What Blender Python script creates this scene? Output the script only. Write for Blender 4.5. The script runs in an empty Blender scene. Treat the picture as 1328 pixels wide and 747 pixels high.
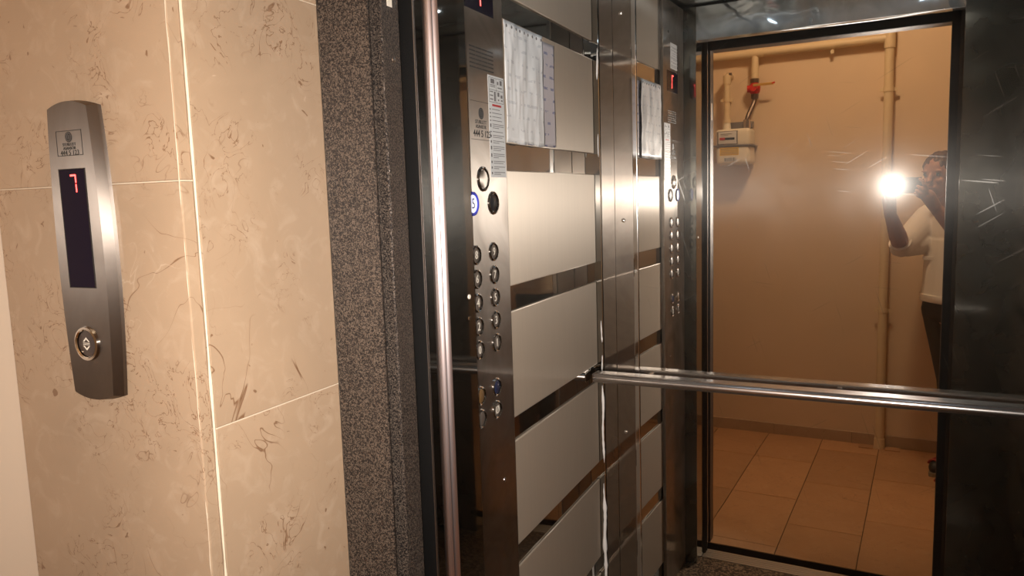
import bpy, bmesh, math, random
from mathutils import Vector, Matrix, Euler, noise

random.seed(7)
S = bpy.context.scene
C = S.collection
R_ = math.radians

# ------------------------------------------------------------------ camera
def cam_axes(yaw, pitch, roll):
    f = Vector((-math.sin(yaw) * math.cos(pitch), math.cos(yaw) * math.cos(pitch), -math.sin(pitch)))
    r = Vector((math.cos(yaw), math.sin(yaw), 0))
    d = f.cross(r)
    r2 = r * math.cos(roll) + d * math.sin(roll)
    d2 = d * math.cos(roll) - r * math.sin(roll)
    return r2, d2, f
CR, CD, CF = cam_axes(R_(25.138), R_(6.796), R_(1.788))
CAM = Vector((0, 0, 1.4))
cam_data = bpy.data.cameras.new('camera')
cam = bpy.data.objects.new('camera', cam_data)
C.objects.link(cam)
M = Matrix.Identity(4)
for i in range(3):
    M[i][0] = CR[i]; M[i][1] = -CD[i]; M[i][2] = -CF[i]; M[i][3] = CAM[i]
cam.matrix_world = M
cam_data.sensor_width = 36
cam_data.lens = 982.85 * 36 / 1328
cam_data.clip_start = 0.002
S.camera = cam

# ------------------------------------------------------------------ world, light, exposure
W = bpy.data.worlds.new('world')
S.world = W
W.use_nodes = True
W.node_tree.nodes['Background'].inputs[0].default_value = (1, 0.9, 0.8, 1)
W.node_tree.nodes['Background'].inputs[1].default_value = 0.0
S.view_settings.view_transform = 'Standard'
S.view_settings.look = 'None'
S.view_settings.gamma = 1
S.view_settings.use_curve_mapping = False
S.view_settings.exposure = 0.0
S.cycles.use_denoising = True
S.cycles.max_bounces = 14
S.cycles.glossy_bounces = 10
S.cycles.diffuse_bounces = 4
S.cycles.caustics_reflective = False
S.cycles.caustics_refractive = False
S.cycles.sample_clamp_indirect = 4
FLASH_W = 10.5
LAMP_STRENGTH = 98.0
LAMP_COL = (1.0, 0.73, 0.46)
CABIN_LED = 45.0

# phone torch LED (beside the lens), a small forward-facing disc
def area(name, loc, fwd, size, power, col, spread=math.pi):
    l = bpy.data.lights.new(name, 'AREA'); l.shape = 'DISK'; l.size = size; l.energy = power; l.color = col; l.spread = spread
    o = bpy.data.objects.new(name, l); C.objects.link(o); o.location = loc
    o.rotation_euler = Vector(fwd).to_track_quat('-Z', 'Y').to_euler()
    return o
LED = CAM - CR * 0.024 - CF * 0.0022
area('flash_light', LED, CF, 0.011, FLASH_W, (1.0, 0.93, 0.85), R_(100))

# ------------------------------------------------------------------ dimensions (metres)
DEL = R_(1.854)            # rear cabin wall is slightly skew
DM = 1.93                  # distance of rear wall on the camera axis
XL, XR = -0.66, 0.44       # cabin side walls
ZC = 2.045                 # cabin ceiling
YB = -0.585                # landing back wall
YF = 0.62                  # landing front wall face
XW = -1.03                 # landing left wall
XE = 1.35                  # landing right wall
ZL = 2.85                   # landing ceiling
XRV, XRV2 = -0.695, 0.277  # reveal faces
YFR = 0.874                # door frame face
OX0, OX1 = -0.606, 0.174    # landing opening
KX0, KX1 = -0.606, 0.205   # car opening

# ------------------------------------------------------------------ materials
MATS = {}
def nm(name):
    m = bpy.data.materials.new(name); m.use_nodes = True
    nt = m.node_tree; b = nt.nodes['Principled BSDF']
    MATS[name] = m
    return m, nt, b
def N(nt, t, **kw):
    n = nt.nodes.new(t)
    for k, v in kw.items(): setattr(n, k, v)
    return n
def setin(n, **kw):
    for k, v in kw.items(): n.inputs[k.replace('_', ' ')].default_value = v
def plain(name, col, rough=0.5, metal=0.0, emit=None, estr=0, bump=0, bscale=100, var=0.0, vscale=8, spec=0.5, coat=0):
    m, nt, b = nm(name)
    b.inputs['Base Color'].default_value = (*col, 1)
    b.inputs['Roughness'].default_value = rough
    b.inputs['Metallic'].default_value = metal
    b.inputs['Specular IOR Level'].default_value = spec
    b.inputs['Coat Weight'].default_value = coat
    if emit:
        b.inputs['Emission Color'].default_value = (*emit, 1); b.inputs['Emission Strength'].default_value = estr
    tc = N(nt, 'ShaderNodeTexCoord')
    if var > 0:
        t = N(nt, 'ShaderNodeTexNoise'); setin(t, Scale=vscale, Detail=5.0)
        nt.links.new(tc.outputs['Object'], t.inputs['Vector'])
        mr = N(nt, 'ShaderNodeMapRange'); setin(mr, From_Min=0.3, From_Max=0.7, To_Min=1 - var, To_Max=1 + var)
        nt.links.new(t.outputs['Fac'], mr.inputs['Value'])
        mx = N(nt, 'ShaderNodeVectorMath', operation='SCALE'); mx.inputs[0].default_value = col
        nt.links.new(mr.outputs[0], mx.inputs['Scale']); nt.links.new(mx.outputs[0], b.inputs['Base Color'])
    if bump > 0:
        t = N(nt, 'ShaderNodeTexNoise'); setin(t, Scale=bscale, Detail=3.0)
        nt.links.new(tc.outputs['Object'], t.inputs['Vector'])
        bp = N(nt, 'ShaderNodeBump'); setin(bp, Strength=bump, Distance=0.002)
        nt.links.new(t.outputs['Fac'], bp.inputs['Height']); nt.links.new(bp.outputs[0], b.inputs['Normal'])
    return m

def steel(name, col, rough, haze, hrough=0.33, bump=0.0, bscale=3.0, scratch=False, halo=0.0):
    """polished sheet steel: sharp reflection plus a weak lobe smeared sideways by the vertical grain"""
    m, nt, b = nm(name)
    nt.nodes.remove(b)
    out = nt.nodes['Material Output']
    g1 = N(nt, 'ShaderNodeBsdfAnisotropic'); g1.distribution = 'GGX'
    g1.inputs['Color'].default_value = (*col, 1); g1.inputs['Roughness'].default_value = rough
    g2 = N(nt, 'ShaderNodeBsdfPrincipled')
    g2.inputs['Base Color'].default_value = (*col, 1); g2.inputs['Metallic'].default_value = 1
    g2.inputs['Roughness'].default_value = hrough; g2.inputs['Anisotropic'].default_value = 1.0
    tg = N(nt, 'ShaderNodeTangent', direction_type='RADIAL', axis='Z')
    nt.links.new(tg.outputs[0], g2.inputs['Tangent'])
    mx = N(nt, 'ShaderNodeMixShader'); mx.inputs[0].default_value = haze
    nt.links.new(g1.outputs[0], mx.inputs[1]); nt.links.new(g2.outputs[0], mx.inputs[2])
    last_sh = mx.outputs[0]
    if halo > 0:                       # narrow soft lobe added to imitate lens glare around the torch
        g3 = N(nt, 'ShaderNodeBsdfAnisotropic'); g3.inputs['Color'].default_value = (*col, 1); g3.inputs['Roughness'].default_value = 0.13
        m3 = N(nt, 'ShaderNodeMixShader'); m3.inputs[0].default_value = halo
        nt.links.new(last_sh, m3.inputs[1]); nt.links.new(g3.outputs[0], m3.inputs[2]); last_sh = m3.outputs[0]
    nt.links.new(last_sh, out.inputs['Surface'])
    tc = N(nt, 'ShaderNodeTexCoord')
    # smudges vary the haze
    t = N(nt, 'ShaderNodeTexNoise'); setin(t, Scale=6.0, Detail=6.0, Distortion=0.8)
    nt.links.new(tc.outputs['Object'], t.inputs['Vector'])
    mr = N(nt, 'ShaderNodeMapRange'); setin(mr, From_Min=0.3, From_Max=0.75, To_Min=haze * 0.6, To_Max=haze * 1.5)
    nt.links.new(t.outputs['Fac'], mr.inputs['Value'])
    last = mr.outputs[0]
    if scratch:
        prods = []
        for ry, zs_, th in ((0.12, 230.0, 0.800), (-0.55, 200.0, 0.805), (1.25, 200.0, 0.800)):
            w = N(nt, 'ShaderNodeTexNoise'); setin(w, Scale=1.0, Detail=0.0)
            mp = N(nt, 'ShaderNodeMapping'); mp.vector_type = 'TEXTURE'; mp.inputs['Scale'].default_value = (0.14, 1.0, 1.0 / zs_); mp.inputs['Rotation'].default_value = (0, ry, 0)
            nt.links.new(tc.outputs['Object'], mp.inputs['Vector']); nt.links.new(mp.outputs[0], w.inputs['Vector'])
            s3 = N(nt, 'ShaderNodeMath', operation='GREATER_THAN'); s3.inputs[1].default_value = th
            nt.links.new(w.outputs['Fac'], s3.inputs[0]); prods.append(s3)
        s4 = N(nt, 'ShaderNodeMath', operation='MAXIMUM'); nt.links.new(prods[0].outputs[0], s4.inputs[0]); nt.links.new(prods[1].outputs[0], s4.inputs[1])
        s5 = N(nt, 'ShaderNodeMath', operation='MAXIMUM'); nt.links.new(s4.outputs[0], s5.inputs[0]); nt.links.new(prods[2].outputs[0], s5.inputs[1])
        s6 = N(nt, 'ShaderNodeMath', operation='MULTIPLY'); s6.inputs[1].default_value = 0.10; nt.links.new(s5.outputs[0], s6.inputs[0])
        ad = N(nt, 'ShaderNodeMath', operation='ADD'); nt.links.new(last, ad.inputs[0]); nt.links.new(s6.outputs[0], ad.inputs[1])
        last = ad.outputs[0]
    nt.links.new(last, mx.inputs[0])
    if bump > 0:
        t = N(nt, 'ShaderNodeTexNoise'); setin(t, Scale=bscale, Detail=2.0, Distortion=0.6)
        nt.links.new(tc.outputs['Object'], t.inputs['Vector'])
        bp = N(nt, 'ShaderNodeBump'); setin(bp, Strength=1.0, Distance=bump)
        nt.links.new(t.outputs['Fac'], bp.inputs['Height'])
        nt.links.new(bp.outputs[0], g1.inputs['Normal'])
    return m

def marble(name, base, vein, light, rough=0.28, scale=1.0, vs=1.0, tone=0.03):
    m, nt, b = nm(name)
    b.inputs['Roughness'].default_value = rough
    tc = N(nt, 'ShaderNodeTexCoord'); oi = N(nt, 'ShaderNodeObjectInfo')
    ofs = N(nt, 'ShaderNodeVectorMath', operation='MULTIPLY_ADD')
    ofs.inputs[1].default_value = (7.3, 5.1, 9.7)
    nt.links.new(oi.outputs['Random'], ofs.inputs[0]); nt.links.new(tc.outputs['Object'], ofs.inputs[2])
    P = ofs.outputs[0]
    def noise(sc, det=6.0, dist=0.0, rough=0.6):
        t = N(nt, 'ShaderNodeTexNoise'); setin(t, Scale=sc * scale, Detail=det, Distortion=dist, Roughness=rough)
        nt.links.new(P, t.inputs['Vector']); return t.outputs['Fac']
    def mrange(v, a, b_, c, d):
        r = N(nt, 'ShaderNodeMapRange'); setin(r, From_Min=a, From_Max=b_, To_Min=c, To_Max=d)
        nt.links.new(v, r.inputs['Value']); return r.outputs[0]
    def mixc(f, a, c):
        x = N(nt, 'ShaderNodeMix', data_type='RGBA')
        nt.links.new(f, x.inputs[0])
        for k, v in ((6, a), (7, c)):
            if isinstance(v, tuple): x.inputs[k].default_value = (*v, 1)
            else: nt.links.new(v, x.inputs[k])
        return x.outputs[2]
    dark = tuple(c * 0.86 for c in base)
    c = mixc(mrange(noise(5.0, 8, 0.4), 0.3, 0.7, 0, 1), dark, base)
    c = mixc(mrange(noise(24.0, 6, 1.2), 0.52, 0.75, 0, 0.35), c, light)
    # fine curved veins: thin level lines of a warped noise, gated
    def veins(sc, width, gate_sc, gate_t, dist):
        v = noise(sc, 3.0, dist, 0.5)
        s = N(nt, 'ShaderNodeMath', operation='SUBTRACT'); s.inputs[1].default_value = 0.5; nt.links.new(v, s.inputs[0])
        a = N(nt, 'ShaderNodeMath', operation='ABSOLUTE'); nt.links.new(s.outputs[0], a.inputs[0])
        f = mrange(a.outputs[0], 0.0, width, 1.0, 0.0)
        g = mrange(noise(gate_sc, 2.0), gate_t, gate_t + 0.1, 0.0, 1.0)
        mu = N(nt, 'ShaderNodeMath', operation='MULTIPLY'); nt.links.new(f, mu.inputs[0]); nt.links.new(g, mu.inputs[1])
        mm = N(nt, 'ShaderNodeMath', operation='MULTIPLY'); mm.inputs[1].default_value = 0.95 * vs; nt.links.new(mu.outputs[0], mm.inputs[0])
        return mm.outputs[0]
    c = mixc(veins(7.0, 0.006, 5.0, 0.52, 1.6), c, vein)
    c = mixc(veins(21.0, 0.014, 8.0, 0.50, 2.2), c, vein)
    c = mixc(veins(13.0, 0.010, 6.5, 0.64, 1.0), c, light)
    # small fossils
    fo = noise(48.0, 2.0, 0.5)
    c = mixc(mrange(fo, 0.71, 0.74, 0, 0.8 * vs), c, vein)
    c = mixc(mrange(noise(37.0, 2.0, 0.8), 0.74, 0.77, 0, 0.8), c, light)
    tn = N(nt, 'ShaderNodeVectorMath', operation='SCALE'); nt.links.new(c, tn.inputs[0])      # each slab was cut from another block
    nt.links.new(mrange(oi.outputs['Random'], 0.0, 1.0, 1 - tone, 1 + tone), tn.inputs['Scale'])
    nt.links.new(tn.outputs[0], b.inputs['Base Color'])
    t = N(nt, 'ShaderNodeTexNoise'); setin(t, Scale=420.0, Detail=1.0); nt.links.new(P, t.inputs['Vector'])
    bp = N(nt, 'ShaderNodeBump'); setin(bp, Strength=0.12, Distance=0.0006)
    nt.links.new(t.outputs['Fac'], bp.inputs['Height']); nt.links.new(bp.outputs[0], b.inputs['Normal'])
    return m

def hammered(name):
    m, nt, b = nm(name)
    tc = N(nt, 'ShaderNodeTexCoord')
    t = N(nt, 'ShaderNodeTexNoise'); setin(t, Scale=480.0, Detail=1.2, Distortion=1.0)
    nt.links.new(tc.outputs['Object'], t.inputs['Vector'])
    cr = N(nt, 'ShaderNodeValToRGB')
    cr.color_ramp.elements[0].position = 0.46; cr.color_ramp.elements[0].color = (0.020, 0.016, 0.015, 1)
    cr.color_ramp.elements[1].position = 0.60; cr.color_ramp.elements[1].color = (0.135, 0.102, 0.080, 1)
    nt.links.new(t.outputs['Fac'], cr.inputs[0]); nt.links.new(cr.outputs[0], b.inputs['Base Color'])
    b.inputs['Roughness'].default_value = 0.34; b.inputs['Metallic'].default_value = 0.4
    bp = N(nt, 'ShaderNodeBump'); setin(bp, Strength=0.55, Distance=0.0012)
    nt.links.new(t.outputs['Fac'], bp.inputs['Height']); nt.links.new(bp.outputs[0], b.inputs['Normal'])
    return m

def speckle(name):
    m, nt, b = nm(name)
    tc = N(nt, 'ShaderNodeTexCoord')
    v = N(nt, 'ShaderNodeTexVoronoi'); setin(v, Scale=170.0); nt.links.new(tc.outputs['Object'], v.inputs['Vector'])
    sep = N(nt, 'ShaderNodeSeparateColor'); nt.links.new(v.outputs['Color'], sep.inputs[0])
    cr = N(nt, 'ShaderNodeValToRGB'); cr.color_ramp.interpolation = 'CONSTANT'
    e = cr.color_ramp.elements
    e[0].position = 0; e[0].color = (0.02, 0.012, 0.008, 1)
    e[1].position = 0.3; e[1].color = (0.16, 0.10, 0.06, 1)
    for p, c in ((0.5, (0.33, 0.23, 0.14, 1)), (0.85, (0.08, 0.04, 0.025, 1))):
        k = e.new(p); k.color = c
    nt.links.new(sep.outputs[0], cr.inputs[0]); nt.links.new(cr.outputs[0], b.inputs['Base Color'])
    b.inputs['Roughness'].default_value = 0.3
    return m

def brushed_panel(name, col):
    m, nt, b = nm(name)
    tc = N(nt, 'ShaderNodeTexCoord')
    mp = N(nt, 'ShaderNodeMapping'); mp.inputs['Scale'].default_value = (260, 260, 5)
    t = N(nt, 'ShaderNodeTexNoise'); setin(t, Scale=1.0, Detail=3.0)
    nt.links.new(tc.outputs['Object'], mp.inputs['Vector']); nt.links.new(mp.outputs[0], t.inputs['Vector'])
    mr = N(nt, 'ShaderNodeMapRange'); setin(mr, From_Min=0.3, From_Max=0.7, To_Min=0.97, To_Max=1.03)
    nt.links.new(t.outputs['Fac'], mr.inputs['Value'])
    mx = N(nt, 'ShaderNodeVectorMath', operation='SCALE'); mx.inputs[0].default_value = col
    nt.links.new(mr.outputs[0], mx.inputs['Scale']); nt.links.new(mx.outputs[0], b.inputs['Base Color'])
    b.inputs['Metallic'].default_value = 0.25; b.inputs['Roughness'].default_value = 0.40
    b.inputs['Anisotropic'].default_value = 1.0
    tg = N(nt, 'ShaderNodeTangent', direction_type='RADIAL', axis='Z'); nt.links.new(tg.outputs[0], b.inputs['Tangent'])
    # second, wide sideways lobe of the vertical grain
    g2 = N(nt, 'ShaderNodeBsdfPrincipled'); g2.inputs['Base Color'].default_value = (0.80, 0.74, 0.66, 1)
    g2.inputs['Metallic'].default_value = 1; g2.inputs['Roughness'].default_value = 0.55; g2.inputs['Anisotropic'].default_value = 1.0
    nt.links.new(tg.outputs[0], g2.inputs['Tangent'])
    ms = N(nt, 'ShaderNodeMixShader'); ms.inputs[0].default_value = 0.16
    nt.links.new(b.outputs[0], ms.inputs[1]); nt.links.new(g2.outputs[0], ms.inputs[2])
    nt.links.new(ms.outputs[0], nt.nodes['Material Output'].inputs['Surface'])
    return m

def paper_mat(name, col, ink, lines=34.0, fac=0.25):
    m, nt, b = nm(name)
    tc = N(nt, 'ShaderNodeTexCoord'); sx = N(nt, 'ShaderNodeSeparateXYZ'); nt.links.new(tc.outputs['Generated'], sx.inputs[0])
    t = N(nt, 'ShaderNodeTexNoise'); setin(t, Scale=55.0, Detail=2.0)
    nt.links.new(tc.outputs['Object'], t.inputs['Vector'])
    def math1(op, a, v):
        k = N(nt, 'ShaderNodeMath', operation=op); nt.links.new(a, k.inputs[0])
        if isinstance(v, float): k.inputs[1].default_value = v
        else: nt.links.new(v, k.inputs[1])
        return k.outputs[0]
    row = math1('FRACT', math1('MULTIPLY', sx.outputs['Z'], 9.0), 0.0)
    a = math1('LESS_THAN', row, 0.22)
    g = math1('GREATER_THAN', t.outputs['Fac'], 0.53)
    f = math1('MULTIPLY', math1('MULTIPLY', a, g), fac)
    x = N(nt, 'ShaderNodeMix', data_type='RGBA'); nt.links.new(f, x.inputs[0])
    x.inputs[6].default_value = (*col, 1); x.inputs[7].default_value = (*ink, 1)
    nt.links.new(x.outputs[2], b.inputs['Base Color'])
    b.inputs['Roughness'].default_value = 0.32; b.inputs['Specular IOR Level'].default_value = 0.5
    return m

TILE = marble('marble_wall', (0.375, 0.264, 0.176), (0.155, 0.075, 0.036), (0.50, 0.385, 0.285), rough=0.3)
TILE_EDGE = marble('marble_edge', (0.52, 0.41, 0.30), (0.4, 0.28, 0.18), (0.66, 0.55, 0.43), rough=0.5)
FLOORT = marble('marble_floor', (0.62, 0.345, 0.17), (0.2, 0.10, 0.05), (0.66, 0.45, 0.27), rough=0.38, vs=0.6, tone=0.14)
GROUT = plain('grout_light', (0.60, 0.49, 0.37), 0.8, bump=0.3, bscale=160)
GROUTD = plain('grout_dark', (0.10, 0.06, 0.035), 0.9)
PAINT = plain('wall_paint', (0.80, 0.62, 0.43), 0.55, bump=0.15, bscale=60, var=0.04, vscale=3)
PLASTER = plain('plaster_white', (0.50, 0.405, 0.32), 0.6, bump=0.1, bscale=90)
CEILP = plain('ceiling_paint', (0.8, 0.75, 0.68), 0.7)
HAMMER = hammered('hammered_paint')
BLACK = plain('black_joint_shade', (0.006, 0.006, 0.006), 0.6)  # flat black for joints and for strips that stand in for shade
MIRROR = steel('mirror_steel', (0.82, 0.79, 0.75), 0.010, 0.028, 0.40, bump=0.00008, bscale=4, scratch=True, halo=0.0075)
STEELJ = steel('polished_steel', (0.46, 0.45, 0.425), 0.03, 0.05, 0.44, bump=0.00012, bscale=6)
STEELB = steel('brushed_steel', (0.46, 0.415, 0.37), 0.10, 0.66, 0.45)
STEELD = steel('dull_steel', (0.43, 0.38, 0.335), 0.05, 0.40, 0.42, bump=0.0002, bscale=5)
STEELW = steel('wavy_steel', (0.66, 0.72, 0.76), 0.05, 0.35, 0.40, bump=0.0045, bscale=6)
CHROME = plain('chrome', (0.75, 0.74, 0.73), 0.09, 1.0)
STEELR = steel('return_steel', (0.27, 0.285, 0.27), 0.09, 0.25, 0.36, bump=0.0002, bscale=5)
BEAD = plain('bead_steel', (0.50, 0.42, 0.415), 0.30, 1.0)
SATIN = plain('satin_steel', (0.62, 0.58, 0.56), 0.24, 1.0)
LOPM = steel('indicator_steel', (0.21, 0.178, 0.155), 0.22, 0.75, 0.46)
ALU = plain('sill_aluminium', (0.55, 0.48, 0.38), 0.35, 0.7)
PANEL = brushed_panel('champagne_panel', (0.58, 0.47, 0.365))
SPECK = speckle('cabin_granite')
DARKG = plain('dark_glass', (0.006, 0.003, 0.012), 0.12, spec=0.12)
RED = plain('red_segments', (0.3, 0.01, 0.01), 0.4, emit=(1.0, 0.06, 0.05), estr=7.0)
INK = plain('black_ink', (0.015, 0.013, 0.012), 0.6)
INKG = plain('grey_ink', (0.16, 0.15, 0.15), 0.6)
REDINK = plain('red_ink', (0.5, 0.04, 0.04), 0.6)
STICK = plain('sticker_white', (0.70, 0.70, 0.70), 0.5)
BLUEW = plain('lit_button', (0.8, 0.8, 0.95), 0.4, emit=(0.75, 0.78, 1.0), estr=0.9)
BLUER = plain('blue_plastic', (0.05, 0.06, 0.45), 0.4)
BTN = plain('button_dark', (0.10, 0.08, 0.075), 0.3, 0.6)
BTNS = plain('button_steel', (0.20, 0.165, 0.14), 0.38, 0.6)
ENGR = plain('engraved_light', (0.75, 0.68, 0.58), 0.5)
PAPER = paper_mat('notice_paper', (0.93, 0.93, 0.93), (0.3, 0.32, 0.38), fac=0.3)
PAPER2 = paper_mat('notice_paper_lilac', (0.62, 0.57, 0.60), (0.16, 0.18, 0.34), fac=0.8)
SEAL = plain('white_sealant', (0.85, 0.80, 0.76), 0.45)
PIPE = plain('painted_pipe', (0.80, 0.64, 0.41), 0.45)
SKIRT = marble('marble_skirting', (0.52, 0.37, 0.24), (0.3, 0.18, 0.1), (0.6, 0.45, 0.3), rough=0.4, vs=0.4)
METERW = plain('meter_white', (0.86, 0.80, 0.66), 0.4)
METERG = plain('meter_grey', (0.25, 0.23, 0.22), 0.45, 0.5)
YELLOW = plain('yellow_label', (0.85, 0.55, 0.05), 0.5)
REDP = plain('red_valve', (0.65, 0.03, 0.02), 0.35)
BRASS = plain('brass', (0.75, 0.48, 0.15), 0.35, 0.8)
DSTEEL = plain('dark_fitting', (0.20, 0.15, 0.12), 0.35, 0.9)
SKIN = plain('skin', (0.42, 0.21, 0.13), 0.5, bump=0.05, bscale=200)
HAIR = plain('hair', (0.09, 0.045, 0.028), 0.5, bump=0.6, bscale=120)
SHIRT = plain('white_shirt', (0.86, 0.80, 0.72), 0.8, bump=0.3, bscale=35)
TROUS = plain('dark_trousers', (0.055, 0.045, 0.03), 0.85, bump=0.3, bscale=40)
SHOE = plain('shoe_dark', (0.03, 0.028, 0.025), 0.5)
SHOER = plain('shoe_red', (0.35, 0.05, 0.04), 0.6)
SOLE = plain('shoe_sole', (0.30, 0.24, 0.15), 0.6)
PHONE = plain('phone_shell', (0.02, 0.02, 0.025), 0.25)
LEDM = plain('led_lens', (1, 1, 1), 0.3, emit=(1, 0.95, 0.88), estr=900)
LAMPM = plain('lamp_diffuser', (0.9, 0.85, 0.75), 0.4, emit=LAMP_COL, estr=LAMP_STRENGTH)
SPOTM = plain('cabin_led_disc', (0.9, 0.9, 0.9), 0.4, emit=(0.75, 0.88, 1.0), estr=CABIN_LED)

# ------------------------------------------------------------------ mesh helpers
def link(name, bm, mat, parent=None, smooth=False, angle=None):
    me = bpy.data.meshes.new(name)
    bmesh.ops.recalc_face_normals(bm, faces=bm.faces)
    bm.to_mesh(me); bm.free()
    if mat: me.materials.append(mat)
    o = bpy.data.objects.new(name, me); C.objects.link(o)
    if parent: o.parent = parent
    if smooth:
        if angle: me.shade_smooth(); me.set_sharp_from_angle(angle=R_(angle))
        else: me.shade_smooth()
    return o
def empty(name, loc=(0, 0, 0), rot=(0, 0, 0)):
    o = bpy.data.objects.new(name, None); C.objects.link(o); o.location = loc; o.rotation_euler = rot
    o.empty_display_size = 0.05
    return o
def tag(o, label=None, cat=None, group=None, kind=None):
    if label: o['label'] = label
    if cat: o['category'] = cat
    if group: o['group'] = group
    if kind: o['kind'] = kind
    return o
def structure(o, label, cat=None):
    o['kind'] = 'structure'; o['label'] = label
    o['category'] = cat or 'wall'
    return o
def box(bm, x0, x1, y0, y1, z0, z1, bev=0):
    vs = [bm.verts.new((x, y, z)) for x in (x0, x1) for y in (y0, y1) for z in (z0, z1)]
    F = [(0, 1, 3, 2), (4, 6, 7, 5), (0, 4, 5, 1), (2, 3, 7, 6), (0, 2, 6, 4), (1, 5, 7, 3)]
    fs = [bm.faces.new([vs[i] for i in f]) for f in F]
    if bev > 0:
        es = list({e for f in fs for e in f.edges})
        bmesh.ops.bevel(bm, geom=es, offset=bev, segments=2, affect='EDGES', profile=0.6)
def boxo(name, mat, parent, x0, x1, y0, y1, z0, z1, bev=0):
    bm = bmesh.new(); box(bm, x0, x1, y0, y1, z0, z1, bev)
    return link(name, bm, mat, parent)
def frame_of(d):
    d = Vector(d).normalized(); a = Vector((0, 0, 1)) if abs(d.z) < 0.9 else Vector((1, 0, 0))
    u = a.cross(d).normalized(); return u, d.cross(u)
def tube(bm, pts, rad, seg=14, caps=True):
    pts = [Vector(p) for p in pts]; rr = rad if isinstance(rad, (list, tuple)) else [rad] * len(pts)
    rings = []; u = None
    for i, p in enumerate(pts):
        d = (pts[min(i + 1, len(pts) - 1)] - pts[max(i - 1, 0)]).normalized()
        if u is None: u, v = frame_of(d)
        else:
            u = (u - d * u.dot(d)).normalized(); v = d.cross(u)
        rings.append([bm.verts.new(p + (u * math.cos(2 * math.pi * k / seg) + v * math.sin(2 * math.pi * k / seg)) * rr[i]) for k in range(seg)])
    for a, b in zip(rings, rings[1:]):
        for k in range(seg): bm.faces.new((a[k], a[(k + 1) % seg], b[(k + 1) % seg], b[k]))
    if caps:
        bm.faces.new(rings[0][::-1]); bm.faces.new(rings[-1])
def tubeo(name, mat, parent, pts, rad, seg=14):
    bm = bmesh.new(); tube(bm, pts, rad, seg); return link(name, bm, mat, parent, True, 40)
def lathe(bm, prof, axis, origin, seg=24):
    """prof: (radius, height along axis)"""
    u, v = frame_of(axis); d = Vector(axis).normalized(); o = Vector(origin)
    rings = []
    for r, h in prof:
        if r < 1e-6: rings.append([bm.verts.new(o + d * h)])
        else: rings.append([bm.verts.new(o + d * h + (u * math.cos(2 * math.pi * k / seg) + v * math.sin(2 * math.pi * k / seg)) * r) for k in range(seg)])
    for a, b in zip(rings, rings[1:]):
        for k in range(seg):
            k2 = (k + 1) % seg
            if len(a) == 1 and len(b) == 1: continue
            if len(a) == 1: bm.faces.new((a[0], b[k], b[k2]))
            elif len(b) == 1: bm.faces.new((a[k], a[k2], b[0]))
            else: bm.faces.new((a[k], a[k2], b[k2], b[k]))
def latheo(name, mat, parent, prof, axis, origin, seg=24):
    bm = bmesh.new(); lathe(bm, prof, axis, origin, seg); return link(name, bm, mat, parent, True, 35)
def extrude_poly(bm, poly, n, h):
    """closed 3D polygon extruded by vector n*h"""
    a = [bm.verts.new(p) for p in poly]; b = [bm.verts.new(Vector(p) + Vector(n) * h) for p in poly]
    bm.faces.new(a[::-1]); bm.faces.new(b)
    for i in range(len(a)):
        j = (i + 1) % len(a); bm.faces.new((a[i], a[j], b[j], b[i]))
def text(name, body, size, mat, parent, origin, right, up, depth=0.0004, align='CENTER', bold=0.0):
    cu = bpy.data.curves.new(name, 'FONT'); cu.body = body; cu.size = size; cu.align_x = align; cu.align_y = 'CENTER'
    cu.extrude = depth / 2; cu.resolution_u = 2; cu.offset = bold
    t = bpy.data.objects.new(name, cu); C.objects.link(t)
    dg = bpy.context.evaluated_depsgraph_get()
    me = bpy.data.meshes.new_from_object(t.evaluated_get(dg))
    bpy.data.objects.remove(t); bpy.data.curves.remove(cu)
    r = Vector(right).normalized(); u = Vector(up).normalized(); nrm = r.cross(u)
    mm = Matrix.Identity(4)
    for i in range(3): mm[i][0] = r[i]; mm[i][1] = u[i]; mm[i][2] = nrm[i]; mm[i][3] = origin[i]
    me.transform(mm); me.materials.clear(); me.materials.append(mat); me.name = name
    o = bpy.data.objects.new(name, me); C.objects.link(o)
    if parent: o.parent = parent
    return o

# ================================================================== LANDING SHELL
# floor: a screed base carrying single marble tiles
fl = structure(boxo('floor', GROUTD, None, XW, XE, YB, 0.945, -0.06, -0.004), 'brown marble tiled landing floor outside the lift', 'floor')
TW, TL_ = 0.2885, 0.52
cols = []
x = -0.071 - 4 * TW
starts = {-3: -0.166, -2: -0.163, -1: 0.115, 0: -0.05}
for ci in range(-4, 6):
    x0 = -0.071 + ci * TW; x1 = x0 + TW
    y = starts.get(ci, random.uniform(-0.3, 0.2)) - 2 * TL_
    while y < 0.945:
        a, b = max(y, YB), min(y + TL_, 0.945); c, d = max(x0, XW), min(x1, XE)
        if b - a > 0.03 and d - c > 0.02:
            boxo('floor_tile', FLOORT, fl, c + 0.0016, d - 0.0016, a + 0.0016, b - 0.0016, -0.004, 0.0 - random.uniform(0, 0.0006), 0.0008)
        y += TL_
wb = structure(boxo('wall_back', PAINT, None, XW - 0.1, XE + 0.1, YB - 0.1, YB, -0.06, ZL), 'cream painted landing wall carrying the gas pipes')
bs = structure(boxo('baseboard_back', GROUTD, None, XW, XE, YB, YB + 0.009, 0, 0.058), 'low marble skirting along the cream landing wall', 'baseboard')
x = XW
while x < XE:
    x1 = min(x + 0.41, XE)
    boxo('skirting_tile', SKIRT, bs, x + 0.0008, x1 - 0.0008, YB, YB + 0.012, 0.0, 0.061, 0.001); x = x1
structure(boxo('wall_left', PLASTER, None, XW - 0.1, XW, YB, YF + 0.3, -0.06, ZL), 'plain pale plaster wall left of the call panel')
structure(boxo('wall_right', PAINT, None, XE, XE + 0.1, YB, YF + 0.3, -0.06, ZL), 'cream painted landing end wall')
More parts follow.
